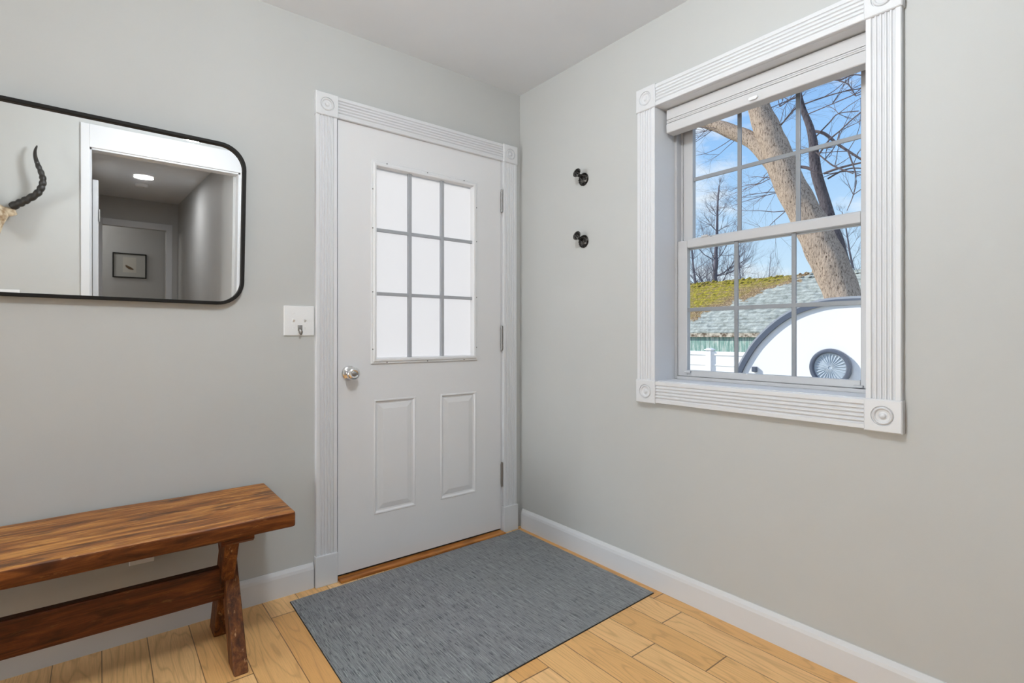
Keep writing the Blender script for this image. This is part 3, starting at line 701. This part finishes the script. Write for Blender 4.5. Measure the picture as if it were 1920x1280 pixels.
# teardrop camper: the white side facing the window is at x = 5
cp = thing('camper_trailer', (6, -.8, GZ), 'white teardrop camper trailer with round porthole and dark curved trim', 'camper')
prof_px = [(1380, 725), (1392, 697), (1404, 674), (1420, 650), (1439, 629), (1460, 610.5), (1480, 597), (1500, 587), (1525, 578.5), (1550, 573), (1580, 570.3), (1613, 569), (1650, 569), (1700, 573)]
prof = [at(x, y, 5.0) for x, y in prof_px]; prof = [(p.y, p.z) for p in prof]
prof = [(prof[0][0] + .10, .1), (prof[0][0] + .02, .32)] + prof[0:]
prof = [(1.52, -.05), (1.50, .2)] + [p for p in prof if p[1] > .32]
prof += [(-1.25, 1.38), (-1.9, 1.22), (-2.45, .95), (-2.85, .55), (-3.05, .1), (-3.1, -.05)]
sp = spline([(a, b_, 0) for a, b_ in prof], 5)
sp2 = [(v.x, v.y) for v in sp]
body = [(a, b_) for a, b_ in sp2]
bm = MX(); prism(bm, body, lambda p, s: (5.01 if s == 0 else 6.75, p[0], p[1])); obj('body', bm, M_camper, cp, smooth=True)
def offs(pts, d):
    out = []
    for i, p in enumerate(pts):
        a = Vector(pts[max(0, i - 1)]); b_ = Vector(pts[min(len(pts) - 1, i + 1)]); t_ = (b_ - a).normalized(); out.append((p[0] + t_.y * d, p[1] - t_.x * d))
    return out
def band(d0, d1, x0, x1):
    o1, o2 = offs(sp2, d0), offs(sp2, d1); bm = MX()
    q = [[bm.verts.new((x, p[0], p[1])) for p in L_] for x, L_ in ((x0, o1), (x0, o2), (x1, o2), (x1, o1))]
    for k in range(4):
        a, b_ = q[k], q[(k + 1) % 4]
        for i in range(len(a) - 1): bm.faces.new((a[i], a[i + 1], b_[i + 1], b_[i]))
    for i in (0, -1): bm.faces.new([q[k][i] for k in range(4)])
    return bm
s_ = 1
obj('roof_trim', band(.0, .062, 4.975, 5.06), M_rim, cp, smooth=True, label='navy blue curved edge trim')
obj('edge_rail', band(.062, .088, 4.985, 5.03), M_alu, cp, smooth=True, label='grey aluminium rail inside the dark trim')
pc = at(1557.5, 689, 5.0); pcv = (4.99, pc.y, pc.z)
fwd = (-1, 0, 0)
ph_ = obj('porthole', lathe(MX(), [(.176, .0), (.178, .03), (.186, .042), (.200, .046), (.222, .038), (.229, .022), (.229, -.01)], facing(pcv, fwd), 48), M_rim, cp, smooth=True, label='round dark porthole ring')
bm = lathe(MX(), [(0, .012), (.10, .012), (.179, .010)], facing(pcv, fwd), 48); obj('porthole_glass', bm, M_port, ph_, smooth=True)
bm = MX()
for k in range(26):
    a = 2 * math.pi * k / 26 + .1; tube(bm, [(4.974, pc.y + .02 * math.cos(a), pc.z + .02 * math.sin(a)), (4.974, pc.y + .165 * math.cos(a), pc.z + .165 * math.sin(a))], [.0025, .0045], 6)
obj('shade_pleats', bm, new_mat('pleat_white', (.54, .61, .68), .7), ph_, label='pleated pale shade behind the porthole')
lt = at(1414, 692, 4.98); bm = MX(); box(bm, 4.965, 5.01, lt.y - .03, lt.y + .03, lt.z - .035, lt.z + .035, .008); obj('marker_lamp', bm, M_rim, cp)
for y in (-.9,):
    w = lathe(MX(), [(0, .08), (.12, .08), (.2, .06), (.24, .09), (.32, .09), (.34, .05), (.34, -.05), (.3, -.09), (0, -.09)], facing((5.12, y, GZ + .34), fwd), 32); obj('wheel', w, M_gap, cp, smooth=True)
    w = lathe(MX(), [(0, .08), (.12, .08), (.2, .06), (.24, .09), (.32, .09), (.34, .05), (.34, -.05), (.3, -.09), (0, -.09)], facing((6.64, y, GZ + .34), (1, 0, 0)), 32); obj('wheel', w, M_gap, cp, smooth=True)
bm = MX(); box(bm, 5.1, 6.7, -2.9, 1.5, -.12, -.04); tube(bm, [(5.9, 1.5, -.08), (5.9, 2.6, -.05)], [.04, .04], 10); tube(bm, [(5.9, 2.45, GZ), (5.9, 2.45, .05)], [.03, .03], 10); obj('chassis', bm, M_gap, cp)

# white vinyl fence
fe = thing('vinyl_fence', (8, 2.0, GZ), 'white vinyl panel fence in front of the green shed', 'fence')
ft = at(1350, 658, 8).z; fy = [at(1331, 700, 8).y + k * 1.83 for k in (-3, -2, -1, 0, 1, 2)]
for a, b_ in zip(fy, fy[1:]):
    bm = MX(); box(bm, 7.97, 8.03, a, b_, ft - .09, ft - .01, .01)
    box(bm, 7.985, 8.015, a, b_, GZ + .1, ft - .09); box(bm, 7.97, 8.03, a, b_, GZ + .05, GZ + .17, .01); 
    box(bm, 7.975, 8.025, a, b_, ft - .30, ft - .275, .004)
    obj('fence_panel', bm, M_fence, fe)
for y in fy:
    bm = MX(); box(bm, 7.935, 8.065, y - .055, y + .055, GZ, ft + .015); box(bm, 7.915, 8.085, y - .08, y + .08, ft + .015, ft + .035, .004); 
    prism(bm, [(-.07, ft + .035), (.07, ft + .035), (0, ft + .06)], lambda p, s: (7.93 + .14 * s, y + p[0], p[1])); obj('fence_post', bm, M_fence, fe)

# green shed with mossy roof
sd = thing('garden_shed', (15, 2, GZ), 'low green sided shed with a mossy shingle roof behind the fence', 'shed')
ex = 13.0; rx = 16.2; ez = at(1350, 622, ex).z; rz_ = at(1400, 523.5, rx).z
sy0, sy1 = -1.6, 12.0
bm = MX(); box(bm, 13.08, 19.0, sy0 + .3, sy1 - .3, GZ, ez - .04); obj('wall', bm, M_siding, sd, label='weathered green vertical boards')
bm = MX(); NY, NX = 110, 26
def roofz(x, y): return ez + (rz_ - ez) * (x - ex) / (rx - ex) + .035 * noise.noise(Vector((x * 1.4, y * 1.4, 0))) + .02 * noise.noise(Vector((x * 7, y * 7, 1))) + .018 * (((x - ex) / .27) % 1)
top = [[bm.verts.new((ex + (rx - ex) * i / NX + (.03 * noise.noise(Vector((y_ * 3, 0, 0))) if i == 0 else 0), y_, roofz(ex + (rx - ex) * i / NX, y_))) for i in range(NX + 1)] for y_ in [sy0 + (sy1 - sy0) * j / NY for j in range(NY + 1)]]
for j in range(NY):
    for i in range(NX): bm.faces.new((top[j][i], top[j][i + 1], top[j + 1][i + 1], top[j + 1][i]))
back = [[bm.verts.new((x, r[0].co.y, z)) for x, z in ((rx + (rx - ex), ez), (rx + (rx - ex), ez - .06), (rx, rz_ - .08), (ex, ez - .05))] for r in top]
for j in range(NY):
    a, b_ = [top[j][-1]] + back[j] + [top[j][0]], [top[j + 1][-1]] + back[j + 1] + [top[j + 1][0]]
    for i in range(5): bm.faces.new((a[i], a[i + 1], b_[i + 1], b_[i]))
for j in (0, NY): bm.faces.new(top[j] + back[j])
obj('roof', bm, M_roof, sd, (13, 0, 0), label='mossy grey green shingle roof')
bm = MX(); box(bm, ex - .01, ex + .06, sy0, sy1, ez - .16, ez - .04); box(bm, ex + .03, ex + .1, sy0, sy1, ez - .16, ez - .13); obj('eave_board', bm, M_eave, sd)
bm = MX()
for k in range(420):
    y_ = random.uniform(sy0, sy1); s = random.uniform(.02, .07); x_ = rx + random.uniform(-.3, .05)
    lathe(bm, [(0, s), (s * .8, s * .5), (s, 0)], Matrix.Translation((x_, y_, roofz(x_, y_) - .01)), 6)
obj('ridge_moss', bm, MATS['mossy_shingles'], sd, (13, 0, 0))['kind'] = 'stuff'

# ---------------- trees
def limb(bm, pts, x, seg=14, n=5, lump=.07, xoff=0):
    """pts: (px, py, width_px[, x]) in the photo, placed at world x"""
    ps, rs = [], []
    for q_ in pts:
        xx_ = q_[3] if len(q_) > 3 else x
        p_ = at(q_[0], q_[1], xx_); ps.append(p_)
        depth = (p_ - CAM).dot(Vector((math.sin(TH), math.cos(TH), 0))); rs.append(q_[2] / 2 * depth / FPX)
    sp_ = spline(ps, n); r2 = []
    for i in range(len(sp_)):
        f = i / n; k = min(int(f), len(rs) - 2); r2.append(rs[k] + (rs[k + 1] - rs[k]) * (f - k))
    tube(bm, sp_, r2, seg, lump=lump, wob=2.5); return sp_, r2
def grow(bm, p, d, L_, r, depth, rng, spread=.55, up=.05, seg=5, kids=3):
    pts = [p]; rs = [r]; n = 4
    for k in range(n):
        d = (d + Vector((rng.gauss(0, .13), rng.gauss(0, .13), rng.gauss(0, .13) + up))).normalized(); p = p + d * L_ / n; pts.append(p); rs.append(r * (1 - .62 * (k + 1) / n))
    tube(bm, pts, rs, seg, cap=False)
    if depth <= 0: return
    for k in range(kids):
        i = rng.randint(1, n); nd = (d + Vector((rng.gauss(0, spread), rng.gauss(0, spread), rng.gauss(0, spread)))).normalized()
        grow(bm, pts[i], nd, L_ * rng.uniform(.5, .8), rs[i] * .66, depth - 1, rng, spread, up, max(3, seg - 1), kids)

rng = random.Random(5)
TX = 9.6
tt = thing('leaning_tree', at(1700, 800, TX).xyz[:2] + (GZ,), 'thick pale barked tree trunk leaning left behind the camper', 'tree')
bm = MX()
base = at(1655, 740, TX); 
limb(bm, [(1668, 800, 84), (1640, 700, 70), (1601, 600, 61), (1582, 556, 59), (1559, 500, 61), (1534, 450, 60), (1509, 400, 56), (1482, 347, 52), (1462, 300, 51), (1442, 250, 46), (1425, 210, 38), (1413, 170, 35), (1398, 110, 32), (1380, 40, 29)], TX, 28, 6, .10)
obj('trunk', bm, M_bark, tt, smooth='all')
bm = MX(); limb(bm, [(1466, 335, 24), (1440, 292, 34), (1412, 264, 28), (1380, 250, 27), (1350, 238, 23), (1316, 228, 17), (1270, 205, 14), (1200, 160, 10)], TX + .02, 16, 5, .08); obj('branch', bm, M_bark, tt, smooth='all')
bm = MX()
# small twigs hanging from the limb and trunk
for (px, py, w, dx, dz) in ((1360, 240, 4, 1, .3), (1340, 235, 4, .9, -.35), (1320, 229, 4, .9, -.3), (1385, 255, 4, .9, -.4), (1470, 330, 3, 1, .2), (1445, 330, 3, 1, -.3), (1460, 360, 3, 1, .1), (1480, 395, 3, 1, -.4), (1300, 215, 4, .8, -.5), (1425, 210, 4, -.9, .5), (1440, 250, 4, -.9, .4)):
    for k in range(2):
        p_ = at(px + rng.uniform(-8, 8), py, TX); grow(bm, p_, Vector((rng.gauss(0, .25), dx, dz + rng.gauss(0, .2))).normalized(), rng.uniform(.8, 1.4), .010, 3, rng, .5, .03, 4, 4)
obj('twigs', bm, M_twig, tt)['kind'] = 'stuff'

TX2 = 12.3
t3 = thing('slim_tree', at(1640, 800, TX2).xyz[:2] + (GZ,), 'slimmer dark trunk standing behind the thick leaning tree', 'tree')
bm = MX(); limb(bm, [(1610, 760, 26), (1598, 600, 24), (1575, 470, 22), (1557, 415, 20), (1544, 370, 19), (1532, 330, 19), (1527, 298, 18), (1525, 270, 16), (1519, 240, 13), (1507, 208, 10), (1499, 178, 9), (1490, 120, 7)], TX2, 16, 5, .08)
obj('trunk', bm, M_bark2, t3, smooth='all')
bm = MX()
for pts in ([(1536, 330, 10), (1522, 318, 10), (1502, 313, 9), (1470, 316, 6), (1440, 322, 3)],
            [(1521, 245, 9), (1545, 250, 9), (1568, 268, 8), (1590, 283, 7), (1625, 305, 6)],
            [(1545, 325, 7), (1570, 316, 7), (1600, 308, 6), (1640, 300, 4)],
            [(1552, 335, 5), (1575, 322, 5), (1600, 315, 4), (1640, 318, 3)],
            [(1535, 290, 6), (1555, 262, 5), (1575, 245, 4), (1600, 222, 4), (1640, 190, 3)],
            [(1524, 262, 4), (1555, 230, 4), (1572, 213, 3), (1610, 208, 3)],
            [(1505, 190, 6), (1480, 215, 5), (1455, 245, 4), (1430, 262, 3)],
            [(1500, 180, 5), (1480, 188, 4), (1462, 200, 3)],
            [(1508, 195, 4), (1545, 182, 4), (1580, 172, 3), (1620, 165, 3)],
            [(1512, 215, 3), (1560, 195, 3), (1600, 178, 3), (1640, 160, 2)],
            [(1590, 283, 5), (1605, 330, 4), (1600, 365, 3), (1588, 395, 2)],
            [(1575, 245, 3), (1565, 275, 3), (1545, 300, 3)],
            [(1530, 285, 4), (1548, 300, 4), (1565, 312, 5), (1600, 325, 4)],
            [(1520, 140, 6), (1570, 150, 5), (1600, 140, 4), (1640, 145, 3)],
            [(1570, 150, 4), (1590, 158, 3), (1605, 180, 3)]):
    limb(bm, [(a_, b4, c4 * .62) for a_, b4, c4 in pts], TX2 + rng.uniform(-.3, .3), 7, 4, .1)
    for k in range(3):
        q_ = pts[rng.randint(1, len(pts) - 1)]; grow(bm, at(q_[0], q_[1], TX2), Vector((rng.gauss(0, .3), rng.gauss(0, .8), rng.gauss(.2, .6))).normalized(), rng.uniform(.6, 1.2), .011, 2, rng, .5, .02, 4, 3)
obj('branches', bm, M_twig, t3)['kind'] = 'stuff'

def far_tree(px, py, xw, hgt, rad_, label, seed, lean=0, up=.1):
    rg = random.Random(seed); b0 = at(px, py, xw); b0 = Vector((b0.x, b0.y, GZ))
    t_ = thing('bare_tree', b0, label, 'tree', 'bare trees behind the shed'); bm = MX(); n = 12; pts = [b0]; d = Vector((0, lean, 1)).normalized()
    for k in range(n): d = (d + Vector((rg.gauss(0, .05), rg.gauss(0, .05), .15))).normalized(); pts.append(pts[-1] + d * hgt / n)
    rs = [rad_ * (1 - .8 * k / n) for k in range(n + 1)]; tube(bm, pts, rs, 8); obj('trunk', bm, M_far, t_, smooth='all')
    bm = MX()
    for i in range(3, n + 1):
        for k in range(3):
            a = rg.uniform(0, 2 * math.pi); grow(bm, pts[i], Vector((math.cos(a) * .5, math.sin(a), rg.uniform(.2, 1.1))).normalized(), hgt * .26 * (1.15 - i / n), rs[i] * .30, 3, rg, .42, up, 4, 5)
    obj('branches', bm, M_far, t_)['kind'] = 'stuff'
far_tree(1351, 540, 22, 8.9, .17, 'bare grey tree rising behind the mossy roof in the left panes', 3)
far_tree(1318, 540, 28, 9.8, .12, 'thin bare tree at the left edge of the window view', 8, lean=.05)
far_tree(1385, 540, 35, 9.6, .10, 'faint bare tree right of the tallest far tree', 12, lean=-.1)
far_tree(1452, 540, 41, 8.2, .07, 'small bare tree seen left of the leaning trunk', 21, lean=.1)
far_tree(1620, 560, 25, 7.2, .10, 'bare tree partly hidden by the right edge of the window', 31)
